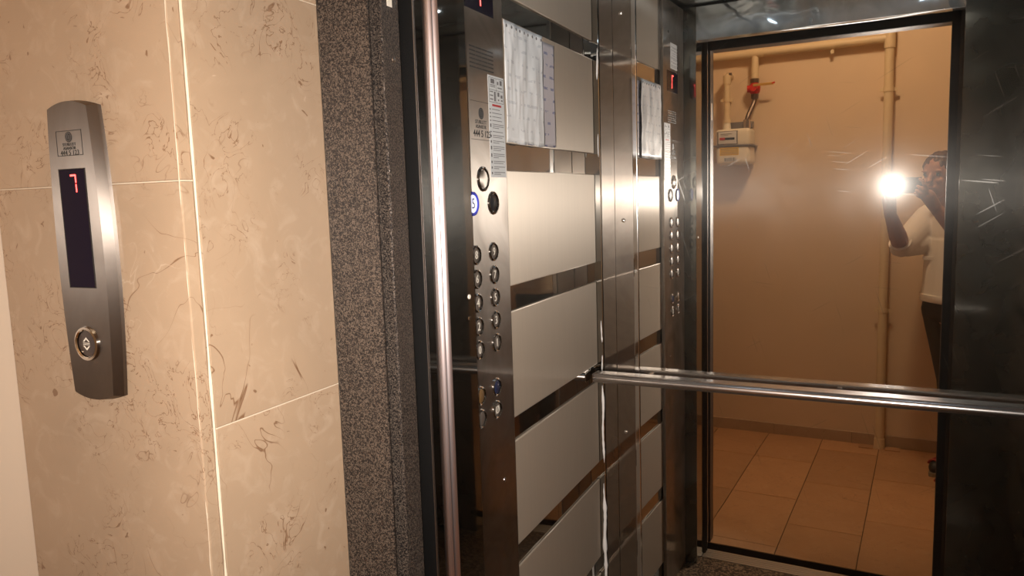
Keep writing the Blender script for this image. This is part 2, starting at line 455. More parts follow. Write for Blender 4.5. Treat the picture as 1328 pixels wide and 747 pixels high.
structure(boxo('ceiling', CEILP, None, XW - 0.1, XE + 0.1, YB - 0.1, YF + 0.3, ZL, ZL + 0.08), 'white landing ceiling', 'ceiling')

# front wall with marble slabs
T = 0.018
bmw = bmesh.new()
box(bmw, XW, XRV - T, YF + T, 0.95, 0, ZL)
box(bmw, XRV2 + T, XE, YF + T, 0.95, 0, ZL)
box(bmw, XRV - T, XRV2 + T, YF + T, 0.95, 2.02 + T, ZL)
wf = structure(link('wall_front', bmw, GROUT), 'beige marble clad wall around the lift doorway')
def slab(x0, x1, y0, y1, z0, z1, bev=0.001, mat=TILE):
    return boxo('marble_slab', mat, wf, x0, x1, y0, y1, z0, z1, bev)
g = 0.0007
zs = [0.0, 0.36, 0.895, 1.4305, 1.966, 2.5, ZL]
for a, b in zip(zs, zs[1:]):
    slab(XW, XRV - 0.0018, YF, YF + T, a + g, b - g, 0.0016)
    slab(XRV2, XE, YF, YF + T, a + g, b - g, 0.0016)
zr = [0.0, 0.07, 0.604, 1.138, 1.672, 2.02]
for a, b in zip(zr, zr[1:]):
    slab(XRV - T, XRV, YF + T + 0.0035, YFR, a + g, b - g, 0.001)
    slab(XRV2, XRV2 + T, YF + T + 0.0035, YFR, a + g, b - g, 0.001)
slab(XRV - T, XRV2 + T, YF, YFR, 2.02, 2.02 + T)
x = XRV
while x < XRV2 - 0.01:
    slab(x + g, min(x + 0.5, XRV2) - g, YF, YF + T, 2.02 + T + 0.001, ZL); x += 0.5
for z in zs[1:-1]:
    boxo('joint', GROUT, wf, XW, XRV - 0.002, YF + 0.0002, YF + T, z - 0.0007, z + 0.0007)
    boxo('joint', GROUT, wf, XRV2, XE, YF + 0.0002, YF + T, z - 0.0007, z + 0.0007)
for z in zr[1:-1]:
    boxo('joint', GROUT, wf, XRV - T, XRV - 0.0002, YF + T + 0.0035, YFR, z - 0.0007, z + 0.0007)
    boxo('joint', GROUT, wf, XRV2 + 0.0002, XRV2 + T, YF + T + 0.0035, YFR, z - 0.0007, z + 0.0007)
# pale filler in the corner joint beside the slab edge, irregular
bm = bmesh.new()
pts = []; rad = []
for i in range(90):
    z = 0.02 + i * 2.0 / 90
    pts.append((XRV - 0.0012, YF + T + 0.0018, z)); rad.append(0.0010 + 0.0013 * random.random() * (1.0 if 30 < i < 75 else 0.5))
tube(bm, pts, rad, 8)
link('corner_filler', bm, GROUT, wf, True)
bm = bmesh.new(); pts = []; rad = []
for i in range(120):
    z = 0.02 + i * 2.5 / 120
    pts.append((XRV - 0.0035 + random.uniform(-.0006, .0006), YF + 0.0006, z)); rad.append(0.0003 + 0.0010 * random.random())
tube(bm, pts, rad, 7)
link('chipped_edge', bm, TILE_EDGE, wf, True)

# landing door frame (hammered paint): profile swept up each side and over the top
door = empty('door_1', (0, 0, 0)); structure(door, 'dark hammered-paint steel frame of the landing lift door', 'door frame')
def jamb(sgn, xo, xi):
    """xo outer edge at the marble, xi opening edge; sgn +1 when opening lies to +X"""
    w = 0.078
    P = [(xo, YFR), (xo + sgn * 0.084, YFR), (xo + sgn * 0.084, YFR + 0.003), (xo + sgn * 0.066, YFR + 0.006), (xo + sgn * 0.066, YFR + 0.032), (xi - sgn * 0.0157, YFR + 0.032), (xi - sgn * 0.0155, YFR + 0.024),
         (xi - sgn * 0.0015, YFR + 0.024), (xi, YFR + 0.026), (xi, YFR + 0.068), (xi - sgn * 0.02, YFR + 0.068), (xo, YFR + 0.068)]
    bm = bmesh.new()
    extrude_poly(bm, [(px, py, 0.0) for px, py in P], (0, 0, 1), 2.018)
    bmesh.ops.bevel(bm, geom=[e for e in bm.edges if abs(e.verts[0].co.z - e.verts[1].co.z) > 1], offset=0.0006, segments=2, affect='EDGES')
    return link('frame_post', bm, HAMMER, door)
jamb(1, XRV, OX0); jamb(-1, XRV2, OX1)
bm = bmesh.new(); box(bm, OX0, OX1, YFR + 0.002, YFR + 0.068, 1.92, 2.018, 0.0015); link('frame_header', bm, HAMMER, door)
boxo('shade_sheet', BLACK, door, OX0 - 0.10, OX0 - 0.003, YFR + 0.0682, YFR + 0.072, 0, 2.018)  # black sheets standing in for the unlit rear of the frame
boxo('shade_sheet', BLACK, door, OX1 + 0.003, OX1 + 0.10, YFR + 0.0682, YFR + 0.072, 0, 2.018)
boxo('shade_sheet', BLACK, door, OX0 - 0.1, OX1 + 0.1, YFR + 0.0682, YFR + 0.072, 1.921, 2.018)
boxo('strike_hole', ENGR, door, OX0 - 0.0005, OX0 + 0.0006, YFR + 0.040, YFR + 0.052, 1.668, 1.73, 0.0003)
boxo('strike_plate', SATIN, door, OX0 - 0.0005, OX0 + 0.0004, YFR + 0.052, YFR + 0.061, 1.668, 1.73, 0.0001)
latheo('screw', SATIN, door, [(0.004, 0), (0.0036, 0.0012), (0.002, 0.002), (0, 0.0022)], (1, 0, 0), (OX0, YFR + 0.050, 1.597), 12)
boxo('gap_shade', BLACK, door, OX0 - 0.1, OX1 + 0.1, 0.946, 1.003, -0.05, -0.03)  # black strip added for the darkness in the open shaft gap

# ================================================================== LIFT CABIN SHELL
# side walls: mirror backing with champagne panels standing proud of it
bands = [(1.800, ZC - 0.004), (1.509, 1.753), (1.219, 1.455), (0.941, 1.167), (0.661, 0.891), (0.385, 0.612), (0.105, 0.335)]
def side_wall(name, X, sgn, y0, y1, label):
    w = structure(boxo(name, STEELJ, None, min(X, X - sgn * 0.03) - (0.005 if sgn > 0 else -0.005), max(X, X - sgn * 0.03) - (0.005 if sgn > 0 else -0.005), y0, y1, 0, ZC), label)
    for a, b in bands:
        bm = bmesh.new()
        xa, xb = (X - 0.0049, X) if sgn > 0 else (X, X + 0.0049)
        box(bm, xa, xb, y0 + 0.01, y1 - 0.006, a, b, 0.0020)
        link('wall_panel', bm, PANEL, w)
    return w
YCL = DM - math.tan(DEL) * XL; YCR = DM - math.tan(DEL) * XR
wl = side_wall('wall_cabin_left', XL, 1, 1.12, YCL, 'champagne panelled side wall of the lift cabin with mirror bands')
wr = side_wall('wall_cabin_right', XR, -1, 1.12, YCR, 'champagne panelled right side wall of the lift cabin')
# rear wall, in its own slightly turned frame: local x along the wall, local -y towards the doorway
rear = boxo('wall_cabin_rear', STEELJ, None, -0.70, 0.48, 0.004, 0.03, 0, ZC)
rear.location = (0, DM, 0); rear.rotation_euler = (0, 0, -DEL)
structure(rear, 'full height mirror steel rear wall of the lift cabin')
def lx(X): return X / math.cos(DEL)
boxo('corner_trim', STEELJ, rear, -0.668, -0.6435, -0.004, 0.006, 0, ZC, 0.002)
boxo('steel_strip', STEELD, rear, -0.6425, -0.6068, -0.0005, 0.004, 0, ZC, 0.0008)
boxo('steel_strip', STEELD, rear, -0.6055, -0.5560, -0.0008, 0.004, 0, ZC, 0.0008)
boxo('chrome_strip', CHROME, rear, -0.5555, -0.5425, -0.004, 0.004, 0, ZC, 0.0018)
boxo('mirror_panel', MIRROR, rear, -0.5420, 0.442, 0.0, 0.004, 0, ZC)
for z in (1.331, 0.754, 1.86, 0.25):
    latheo('screw', CHROME, rear, [(0.0055, 0), (0.005, 0.0018), (0.003, 0.003), (0, 0.0034)], (0, -1, 0), (-0.583, -0.0008, z), 14)
# white sealant run in the left rear corner
bm = bmesh.new(); pts = []; rad = []
def run(z0, z1, r, nseg):
    p, q = [], []
    for i in range(nseg + 1):
        f = i / nseg; z = z0 + (z1 - z0) * f
        p.append((-0.6475 + 0.0012 * math.sin(z * 40), -0.0055, z))
        q.append(max(0.0006, r * (0.55 + 0.55 * random.random()) * min(1, 6 * f + 0.1, 6 * (1 - f) + 0.1)))
    tube(bm, p, q, 8)
run(0.05, 0.60, 0.0065, 46); run(0.66, 0.88, 0.0045, 20); run(1.00, 1.06, 0.0022, 6); run(0.92, 0.965, 0.002, 6); run(1.70, 1.78, 0.003, 10); run(1.50, 1.56, 0.0016, 6)
link('sealant_bead', bm, SEAL, rear, True)
# front returns, header, ceiling, floor, sill
YR = 1.140
def trim_jamb(name, s, xk, xo, label):
    """car entrance jamb: outer polished strip, a stepped double bead, inner polished strip and the rear return"""
    t = empty(name); structure(t, label, 'door jamb')
    b = xk
    boxo('outer_strip', STEELJ, t, min(b, b - s * 0.03), max(b, b - s * 0.03), 0.984, 1.015, 0, ZC)
    boxo('edge_strip', SATIN, t, min(b - s * 0.03, b + s * 0.0006), max(b - s * 0.03, b + s * 0.0006), 0.979, 0.984, 0, ZC, 0.001)
    for ya, yb in ((1.0150, 1.0190), (1.0330, 1.0389)):       # two ridges whose front facets look at the doorway
        bm = bmesh.new(); P = []
        for i in range(6):
            q = i / 5; bl = 0.0007 * 4 * q * (1 - q)
            P.append((b + s * (0.0081 * q + 0.45 * bl), ya + (yb - ya) * q - 0.9 * bl, 0.0))
        P += [(b + s * 0.0078, yb + 0.0006, 0), (b - s * 0.001, ya + 0.0172, 0), (b - s * 0.01, ya + 0.0172, 0), (b - s * 0.01, ya, 0)]
        extrude_poly(bm, P, (0, 0, 1), ZC)
        bd = link('bead', bm, BEAD, t, True, 30); bd.data.materials.append(BLACK)
        for pg in bd.data.polygons:
            if pg.normal.y > 0.2: pg.material_index = 1  # rear faces coloured black to stand in for shade along the mirrored edge
    boxo('inner_strip', STEELJ, t, min(b, b - s * 0.03), max(b, b - s * 0.03), 1.053, YR, 0, ZC, 0.0006)
    boxo('rear_return', STEELR, t, min(xo, b - s * 0.001), max(xo, b - s * 0.001), YR - 0.012, YR + 0.0004, 0, ZC)
    return t
jl = trim_jamb('trim_1', 1, KX0, XL - 0.004, 'polished steel cabin entrance jamb with bright double bead beside the buttons')
jr = trim_jamb('trim_2', -1, KX1, XR + 0.004, 'polished steel cabin entrance jamb and wide return opposite the buttons')
for z, dy in ((1.236, 0.020), (1.199, 0.022)):
    latheo('sensor_dot', ENGR if dy < 0.021 else CHROME, jl, [(0.0042, 0), (0.0038, 0.0012), (0, 0.0016)], (1, 0, 0), (KX0, YR - dy, z), 14)
hd = empty('trim_3'); structure(hd, 'wavy polished steel header above the cabin entrance', 'header')
boxo('header_plate', STEELW, hd, KX0 - 0.06, KX1 + 0.25, YR - 0.014, YR - 0.001, 1.925, ZC)
boxo('header_underside', STEELW, hd, KX0, KX1, 1.092, YR - 0.014, 1.925, 1.935)
boxo('header_fascia', BLACK, hd, KX0 - 0.04, KX1 + 0.04, 1.088, 1.092, 1.926, ZC)
boxo('header_gap', BLACK, hd, KX0 - 0.06, KX1 + 0.25, YR - 0.001, YR + 0.003, ZC - 0.006, ZC)
cc = structure(boxo('ceiling_cabin', STEELW, None, XL - 0.03, XR + 0.03, 1.0, 1.99, ZC, ZC + 0.03), 'polished steel cabin ceiling with small round lights', 'ceiling')
for x in (-0.42, 0.12):
    for y in (1.52,):
        latheo('light_ring', CHROME, cc, [(0.024, 0), (0.030, 0.001), (0.030, 0.004), (0.024, 0.005), (0.024, 0)], (0, 0, -1), (x, y, ZC), 20)
        latheo('light_disc', SPOTM, cc, [(0.0235, 0.0005), (0.0235, 0.0025), (0, 0.0025)], (0, 0, -1), (x, y, ZC), 20)
for x in (-0.52, 0.30):
    boxo('ceiling_joint', BLACK, cc, x, x + 0.012, 1.14, 1.94, ZC - 0.0015, ZC)
structure(boxo('floor_cabin', SPECK, None, XL - 0.03, XR + 0.03, 1.079, 1.99, -0.03, -0.001), 'speckled granite floor of the lift cabin', 'floor')
sill = empty('trim_4'); structure(sill, 'ribbed aluminium cabin door sill', 'sill')
boxo('sill_plate', ALU, sill, KX0, KX1, 1.003, 1.078, -0.03, -0.004)
for k in range(5):
    y0 = 1.004 + k * 0.0150
    boxo('rib', ALU, sill, KX0 + 0.001, KX1 - 0.001, y0, y0 + 0.0122, -0.004, 0.0005, 0.0008)

# ================================================================== LANDING CALL PANEL
lop = empty('call_panel', (-0.858, YF, 1.349))
tag(lop, 'tall bowed steel call panel showing a red 7 on the marble wall', 'call panel')
lop_c = Vector((-0.858, YF, 1.349))
def lp(x, z, d): return (x, -d, z)        # local to the call panel: x right, z up, d out of the wall
def outline(sw, sh, d, n=20):
    """closed outline: bowed sides, arched ends"""
    P = []
    hw, hh, bow, arch = 0.0435 * sw, 0.174 * sh, 0.0085, 0.0075
    for i in range(n + 1):                 # right side upwards
        t = -1 + 2 * i / n; P.append((hw + bow * (1 - t * t), hh * t))
    for i in range(1, n):                  # top, right to left
        t = 1 - 2 * i / n; P.append((hw * t, hh + arch * (1 - t * t)))
    for i in range(n + 1):
        t = 1 - 2 * i / n; P.append((-hw - bow * (1 - t * t), hh * t))
    for i in range(1, n):
        t = -1 + 2 * i / n; P.append((hw * t, -hh - arch * (1 - t * t)))
    return [lp(px, pz, d) for px, pz in P]
bm = bmesh.new()
r0 = [bm.verts.new(p) for p in outline(1, 1, 0)]
r1 = [bm.verts.new(p) for p in outline(1, 1, 0.005)]
def inset(P, f):                            # side facets: only pull the flanks in
    return [(p[0] * f, p[1], p[2] * 0.997) for p in P]
r2 = [bm.verts.new((p[0] * 0.80, -0.013, p[2] * 0.992)) for p in outline(1, 1, 0)]
n_ = len(r0)
for a, b in ((r0, r1), (r1, r2)):
    for i in range(n_): bm.faces.new((a[i], a[(i + 1) % n_], b[(i + 1) % n_], b[i]))
bm.faces.new(r2)
bmesh.ops.triangulate(bm, faces=[f for f in bm.faces if len(f.verts) > 4])
link('face_plate', bm, LOPM, lop, True, 12)
FD = 0.0132
bm = bmesh.new(); box(bm, -0.0225, 0.0225, -FD - 0.0006, -0.010, -0.0405, 0.1005, 0.0004); win = link('display_window', bm, DARKG, lop)
bm = bmesh.new()
for a in ((-0.0235, -0.0225, -0.0415, 0.1015), (0.0225, 0.0235, -0.0415, 0.1015), (-0.0225, 0.0225, 0.1005, 0.1015), (-0.0225, 0.0225, -0.0415, -0.0405)):
    box(bm, a[0], a[1], -FD - 0.0009, -0.010, a[2], a[3])
link('window_edge', bm, INK, win)
bm = bmesh.new()
def seg7(bm, cx, cz, w, h, t, to3):
    """the digit 7: top bar and two right uprights"""
    for x0, x1, z0, z1 in ((-w, w - t * 0.3, h - t, h), (w - t, w, t * 0.3, h - t * 0.3), (w - t, w, -h, -t * 0.5)):
        P = [to3(cx + px, cz + pz) for px, pz in ((x0, z0), (x1, z0), (x1, z1), (x0, z1))]
        bm.faces.new([bm.verts.new(p) for p in P])
seg7(bm, 0.0022, 0.084, 0.0052, 0.0105, 0.0021, lambda a, b: (a, -FD - 0.0011, b))
link('red_digit', bm, RED, win)
# maker's box: frame, emblem, words and phone number
bm = bmesh.new()
for a in ((-0.0228, 0.0228, 0.1455, 0.1462), (-0.0228, 0.0228, 0.1166, 0.1173), (-0.0228, -0.0221, 0.1166, 0.1462), (0.0221, 0.0228, 0.1166, 0.1462)):
    box(bm, a[0], a[1], -FD - 0.0002, -0.0128, a[2], a[3])
link('label_frame', bm, INK, lop)
def emblem(parent, to3, R, name='emblem'):
    bm = bmesh.new()
    def disc(cx, cz, r, d, seg=24):
        bm.faces.new([bm.verts.new(to3(cx + r * math.cos(2 * math.pi * k / seg), cz + r * math.sin(2 * math.pi * k / seg), d)) for k in range(seg)])
    disc(0, 0, R, 0.0003)
    o = link(name, bm, INK, parent)
    bm = bmesh.new()
    for r in (0.72, 0.42):
        for k in range(20):
            t0, t1 = 2 * math.pi * k / 20, 2 * math.pi * (k + 1) / 20
            if r < 0.5 and k in (3, 4, 13, 14): continue
            q = [(r * R, t0), (r * R, t1), ((r + 0.08) * R, t1), ((r + 0.08) * R, t0)]
            bm.faces.new([bm.verts.new(to3(a * math.cos(t), a * math.sin(t), 0.0005)) for a, t in q])
    bm.faces.new([bm.verts.new(to3(a * R, b * R, 0.0005)) for a, b in ((-0.07, -0.3), (0.07, -0.3), (0.07, 0.3), (-0.07, 0.3))])
    link('emblem_rings', bm, INKG, o)
    return o
emblem(lop, lambda a, b, d: (a, -FD - d, 0.1385 + b), 0.0062)
fr = lambda x, z: (x, -FD - 0.0003, z)
text('maker_name', 'STUBLUTT', 0.0050, INK, lop, fr(0, 0.1297), (1, 0, 0), (0, 0, 1))
text('maker_word', 'ASANSÖR', 0.0050, INK, lop, fr(0, 0.1253), (1, 0, 0), (0, 0, 1))
text('phone_number', '444 5 123', 0.0082, INK, lop, fr(0, 0.1198), (1, 0, 0), (0, 0, 1))
# call button with chrome ring and two arrows
bt = latheo('call_button', BTN, lop, [(0.0155, 0.006), (0.0155, FD + 0.0018), (0.0145, FD + 0.0024), (0, FD + 0.0024)], (0, -1, 0), (-0.001, 0, -0.110), 32)
latheo('button_ring', CHROME, lop, [(0.0165, FD - 0.004), (0.0165, FD + 0.0030), (0.018, FD + 0.0046), (0.0205, FD + 0.0036), (0.0215, FD - 0.001), (0.0215, FD - 0.004)], (0, -1, 0), (-0.001, 0, -0.110), 36)
bm = bmesh.new()
for s in (1, -1):
    for P in (((-0.0062, 0.0026), (0, 0.0082), (0.0062, 0.0026), (0.0036, 0.0026), (0, 0.0056), (-0.0036, 0.0026)), ((-0.0062, 0.0006), (0.0062, 0.0006), (0.0062, 0.0013), (-0.0062, 0.0013))):
        vs = [bm.verts.new((-0.001 + a, -FD - 0.0026, -0.110 + s * b)) for a, b in P]
        bm.faces.new(vs)
bmesh.ops.triangulate(bm, faces=bm.faces[:])
link('arrow_marks', bm, ENGR, bt)

# ================================================================== CABIN CONTROL COLUMN
XC = -0.650
CY0, CY1 = YR + 0.003, 1.378
cop = empty('control_panel', (XL, 1.26, 0)); tag(cop, 'full height brushed steel button column between the jamb and the wall notice', 'control panel')
cop_o = Vector((XL, 1.26, 0))
def cw(x, y, z): return (x - cop_o.x, y - cop_o.y, z)
bm = bmesh.new(); box(bm, XL - 0.002 - cop_o.x, XC - cop_o.x, CY0 - 1.26, CY1 - 1.26, 0.0, ZC - 0.01, 0.0012)
link('column_plate', bm, STEELB, cop)
def cface(y, z, d=0.0): return cw(XC + d, y, z)
# display at the top
DY, DZ = 1.278, 1.772
bm = bmesh.new(); box(bm, -0.002 + XC - XL, XC - XL + 0.0008, DY - 0.060 - 1.26, DY + 0.060 - 1.26, DZ - 0.034, DZ + 0.034, 0.0004)
dsp = link('display_window', bm, DARKG, cop)
bm = bmesh.new()
for k, (a, b) in enumerate(((0, 1),)):
    seg7(bm, DY, DZ, 0.009, 0.022, 0.0038, lambda a, b: cface(2 * DY - a if False else a, b, 0.0012))
link('red_digit', bm, RED, dsp)
# loudspeaker slots
for k in range(6):
    z = 1.673 - k * 0.0072
    bm = bmesh.new()
    for j in range(4):
        y0 = 1.236 + j * 0.0245
        box(bm, XC - XL - 0.0005, XC - XL + 0.0006, y0 - 1.26, y0 + 0.0225 - 1.26, z - 0.0013, z + 0.0013)
    link('speaker_slot', bm, INK, cop)
# maker's print
for z in (1.577, 1.508):
    bm = bmesh.new(); box(bm, XC - XL, XC - XL + 0.0003, 1.232 - 1.26, 1.318 - 1.26, z - 0.0004, z + 0.0004)
    link('print_rule', bm, INK, cop)
emblem(cop, lambda a, b, d: cface(1.274 + a, 1.556 + b, d), 0.0105)
UY, UZ = (0, 1, 0), (0, 0, 1)
text('maker_name', 'STUBLUTT', 0.0095, INK, cop, cface(1.272, 1.540, 0.0003), UY, UZ)
text('maker_word', 'ASANSÖR', 0.0095, INK, cop, cface(1.272, 1.5315, 0.0003), UY, UZ)
text('phone_number', '444 5 123', 0.0175, INK, cop, cface(1.276, 1.5185, 0.0003), UY, UZ, bold=0.0002)
# paper stickers (flat print)
def sticker(name, y0, y1, z0, z1, label, rows, titled):
    bm = bmesh.new(); box(bm, XC - XL, XC - XL + 0.0005, y0 - 1.26, y1 - 1.26, z0, z1)
    s = link(name, bm, STICK, cop); s['label'] = label
    def ink(nm_, rects, mat, d):
        bm = bmesh.new()
        for a, b, c, e in rects:
            bm.faces.new([bm.verts.new(cface(p, q, d)) for p, q in ((a, c), (b, c), (b, e), (a, e))])
        link(nm_, bm, mat, s)
    w = y1 - y0; rr = []; nb = []
    z = z1 - (0.062 if titled else 0.012)
    k = 0
    while z > z0 + 0.008:
        nl = random.choice((1, 2, 2, 3))
        nb.append((y0 + 0.05 * w, y0 + 0.13 * w, z - 0.0022 * nl, z))
        for j in range(nl):
            rr.append((y0 + 0.2 * w, y0 + w * (0.93 if j < nl - 1 else random.uniform(0.5, 0.93)), z - 0.0012, z)); z -= 0.0035
        z -= 0.0035
    ink('print_lines', rr, INKG, 0.0006); ink('print_numbers', nb, INKG, 0.0006)
    if titled:
        ink('red_heading', [(y0 + 0.22 * w, y0 + 0.8 * w, z1 - 0.057, z1 - 0.053)], REDINK, 0.0006)
        fr_ = []
        for a, b, c, e in ((0.05, 0.95, 0.0035, 0.0042), (0.05, 0.95, 0.026, 0.0267), (0.05, 0.95, 0.049, 0.0497)):
            fr_.append((y0 + a * w, y0 + b * w, z1 - e, z1 - c))
        for a in (0.05, 0.5, 0.94): fr_.append((y0 + a * w, y0 + (a + 0.012) * w, z1 - 0.0497, z1 - 0.0035))
        ink('print_boxes', fr_, INK, 0.0006)
        ink('print_marks', [(y0 + a * w, y0 + b * w, z1 - e, z1 - c) for a, b, c, e in
            ((0.16, 0.4, 0.006, 0.0145), (0.12, 0.45, 0.0165, 0.018), (0.12, 0.45, 0.0195, 0.021), (0.57, 0.66, 0.009, 0.015), (0.74, 0.88, 0.006, 0.015),
             (0.6, 0.88, 0.0195, 0.0215), (0.1, 0.3, 0.029, 0.031), (0.1, 0.3, 0.036, 0.038), (0.1, 0.3, 0.043, 0.045), (0.36, 0.46, 0.029, 0.047), (0.58, 0.7, 0.029, 0.037), (0.78, 0.9, 0.033, 0.039), (0.6, 0.68, 0.042, 0.045), (0.8, 0.9, 0.042, 0.045))], INKG, 0.0006)
sticker('instruction_sticker', 1.306, 1.374, 1.440, 1.631, 'white instruction sticker with a red heading', 12, True)
sticker('notice_sticker', 1.215, 1.300, 1.815, 1.900, 'white notice sticker above the display', 8, False)
# push buttons
def button(y, z, sym, mat=BTN, ring=CHROME, R=0.0185, symmat=ENGR, name='floor_button'):
    u = cop
    b = latheo(name, mat, u, [(R * 0.72, -0.001), (R * 0.72, 0.0020), (R * 0.66, 0.0026), (0, 0.0026)], (1, 0, 0), cface(y, z), 24)
    latheo('button_ring', ring, b, [(R * 0.75, -0.001), (R * 0.76, 0.003), (R * 0.86, 0.0044), (R * 0.97, 0.003), (R, -0.001)], (1, 0, 0), cface(y, z), 28)
    if sym: text('button_mark', sym, R * 1.2, symmat, b, cface(y, z - R * 0.02, 0.0029), UY, UZ)
    return b
for k, (a, b) in enumerate((('8', '9'), ('6', '7'), ('4', '5'), ('2', '3'), ('0', '1'))):
    z = 1.298 - k * 0.0444
    button(1.304, z, b, mat=BTNS); button(1.231, z - 0.001, a, mat=BTNS)
button(1.298, 1.033, '', name='alarm_button', mat=plain('button_blue_black', (0.02, 0.025, 0.06), 0.25))
button(1.296, 0.988, '\u00d8', name='door_button', mat=BTNS)
button(1.230, 1.032, '', name='fan_button', mat=plain('button_amber', (0.16, 0.085, 0.03), 0.4)); button(1.230, 0.988, '', name='light_button', mat=BTNS)
button(1.271, 1.436, '', mat=STEELB, R=0.0235, name='round_button')
kb = button(1.310, 1.391, '', mat=plain('key_switch_black', (0.03, 0.03, 0.035), 0.3, 0.5), R=0.0225, name='key_switch')
bm = bmesh.new(); box(bm, XC - XL + 0.0026, XC - XL + 0.0035, 1.3088 - 1.26, 1.3112 - 1.26, 1.383, 1.399); link('key_slot', bm, INK, kb)
button(1.226, 1.391, '5', mat=BLUEW, ring=BLUER, R=0.0225, symmat=INK, name='lit_button')
for z in (0.836, 1.93):
    latheo('screw', SATIN, cop, [(0.0045, 0), (0.004, 0.0014), (0, 0.002)], (1, 0, 0), cface(1.322, z), 12)

# ================================================================== WALL NOTICES
def sheet_w(s, t, amp, seed, curl):
    w = amp * (0.5 + 0.5 * math.sin(s * 17 * seed + 1.3 * math.sin(t * 5)) * (0.4 + 0.6 * (1 - abs(t - 0.45)))) + amp * 0.35 * math.sin(t * 9 + s * 4 * seed)
    n1_ = noise.noise(Vector((s * 6 + seed * 9, t * 3, seed))); n2_ = abs(noise.noise(Vector((s * 11, t * 6, seed + 4))))
    return max(0.0, 0.35 * w + amp * (0.55 + 0.55 * n1_ + 0.6 * n2_)) + curl * s ** 4
def sheet(name, y0, y1, z0, z1, x, amp, mat, thick=0.0003, ny=44, nz=20, seed=1.0, curl=0.0):
    bm = bmesh.new(); V = []
    for j in range(nz + 1):
        row = []
        for i in range(ny + 1):
            s, t = i / ny, j / nz
            w = sheet_w(s, t, amp, seed, curl)
            yy = y0 + (y1 - y0) * s + (0.0025 * math.sin(t * 11 * seed) if i == ny else 0)
            row.append((x + w, yy, z0 + (z1 - z0) * t + (0.0016 * math.sin(s * 13) if j == 0 else 0)))
        V.append(row)
    A = [[bm.verts.new(p) for p in r] for r in V]
    B = [[bm.verts.new((p[0] - thick, p[1], p[2])) for p in r] for r in V]
    for j in range(nz):
        for i in range(ny):
            bm.faces.new((A[j][i], A[j][i + 1], A[j + 1][i + 1], A[j + 1][i])); bm.faces.new((B[j][i], B[j + 1][i], B[j + 1][i + 1], B[j][i + 1]))
    rim = [(0, i) for i in range(ny)] + [(j, ny) for j in range(nz)] + [(nz, i) for i in range(ny, 0, -1)] + [(j, 0) for j in range(nz, 0, -1)]
    for k in range(len(rim)):
        (j0, i0), (j1, i1) = rim[k], rim[(k + 1) % len(rim)]
        bm.faces.new((A[j0][i0], B[j0][i0], B[j1][i1], A[j1][i1]))
    return link(name, bm, mat, None, True)
n1 = empty('notice_sheet', (XL, 1.53, 1.51)); tag(n1, 'lilac tinted notice sheet showing behind the crumpled plastic sleeve', 'notice')
s1 = sheet('sheet', 1.45, 1.664, 1.512, 1.741, XL + 0.0006, 0.0006, PAPER2, seed=0.7, curl=0.0025); s1.parent = n1; s1.matrix_parent_inverse = Matrix.Translation(-Vector((XL, 1.53, 1.51)))
n2 = empty('plastic_sleeve', (XL, 1.50, 1.51)); tag(n2, 'crumpled clear sleeve holding a white notice, punched along its top edge', 'notice')
s2 = sheet('sleeve', 1.392, 1.590, 1.510, 1.748, XL + 0.0036, 0.0036, PAPER, seed=1.0); s2.parent = n2; s2.matrix_parent_inverse = Matrix.Translation(-Vector((XL, 1.50, 1.51)))
for k in range(9):
    y = 1.405 + k * 0.0215 - 1.50
    latheo('punch_hole', INKG, n2, [(0.0032, 0), (0.0030, 0.0006), (0, 0.0006)], (1, 0, 0), (0.0036 + sheet_w((y + 1.50 - 1.392) / 0.198, 0.2285 / 0.238, 0.0036, 1.0, 0), y, 0.2285), 10)

# ================================================================== HANDRAIL
rail = empty('handrail', (0, DM, 0.9), (0, 0, -DEL)); tag(rail, 'flat ribbed steel handrail running across the mirror wall', 'handrail')
xa, xb = -0.652, 0.430
zt, zb = 0.0245, 0.001
yf, yb_ = -0.068, -0.021
P = []
for i in range(11):
    th = math.pi / 2 + math.pi * i / 10
    P.append((yf + 0.011 + 0.011 * math.cos(th), (zt + zb) / 2 + (zt - zb) / 2 * math.sin(th)))
P += [(yb_ - 0.003, zb), (yb_, zb + 0.003), (yb_, zt - 0.003), (yb_ - 0.003, zt)]
bm = bmesh.new(); extrude_poly(bm, [(xa, a, b) for a, b in P], (1, 0, 0), xb - xa); link('rail_bar', bm, SATIN, rail, True, 35)
for k in range(5):
    y0 = yf + 0.0125 + k * 0.0062
    boxo('rail_rib', CHROME, rail, xa, xb, y0, y0 + 0.0034, zt - 0.001, zt + 0.0020, 0.0007)
for x in (-0.52, -0.05, 0.38):
    tubeo('rail_bracket', CHROME, rail, [(x, -0.023, 0.012), (x, -0.0045, 0.012)], 0.009)
boxo('end_cap', CHROME, rail, xa - 0.003, xa, yf + 0.002, yb_, zb, zt, 0.001)

# ================================================================== GAS INSTALLATION ON THE BACK WALL
YP = YB + 0.045
gp = empty('gas_pipe', (-0.07, YB, 0)); tag(gp, 'cream painted gas riser with its high branch, red valve and bent connector', 'pipe')
def gw(x, y, z): return (x + 0.07, y - YB, z)
def gtube(name, mat, pts, r, seg=16): return tubeo(name, mat, gp, [gw(*p) for p in pts], r, seg)
ZP = 2.142
gtube('riser', PIPE, [(-0.071, YP, 0.0), (-0.071, YP, ZL)], 0.0225)
gtube('branch_pipe', PIPE, [(-0.071, YP, ZP), (XW, YP, ZP)], 0.0215)
gtube('tee_fitting', PIPE, [(-0.071, YP, ZP - 0.05), (-0.071, YP, ZP + 0.05)], 0.027)
gtube('tee_fitting', PIPE, [(-0.69, YP, ZP), (-0.775, YP, ZP)], 0.025)
gtube('wall_collar', PIPE, [(XW + 0.001, YP, ZP), (XW + 0.028, YP, ZP)], 0.030)
gtube('drop_pipe', PIPE, [(-0.733, YP, ZP), (-0.733, YP, 2.005)], [0.0195, 0.0195])
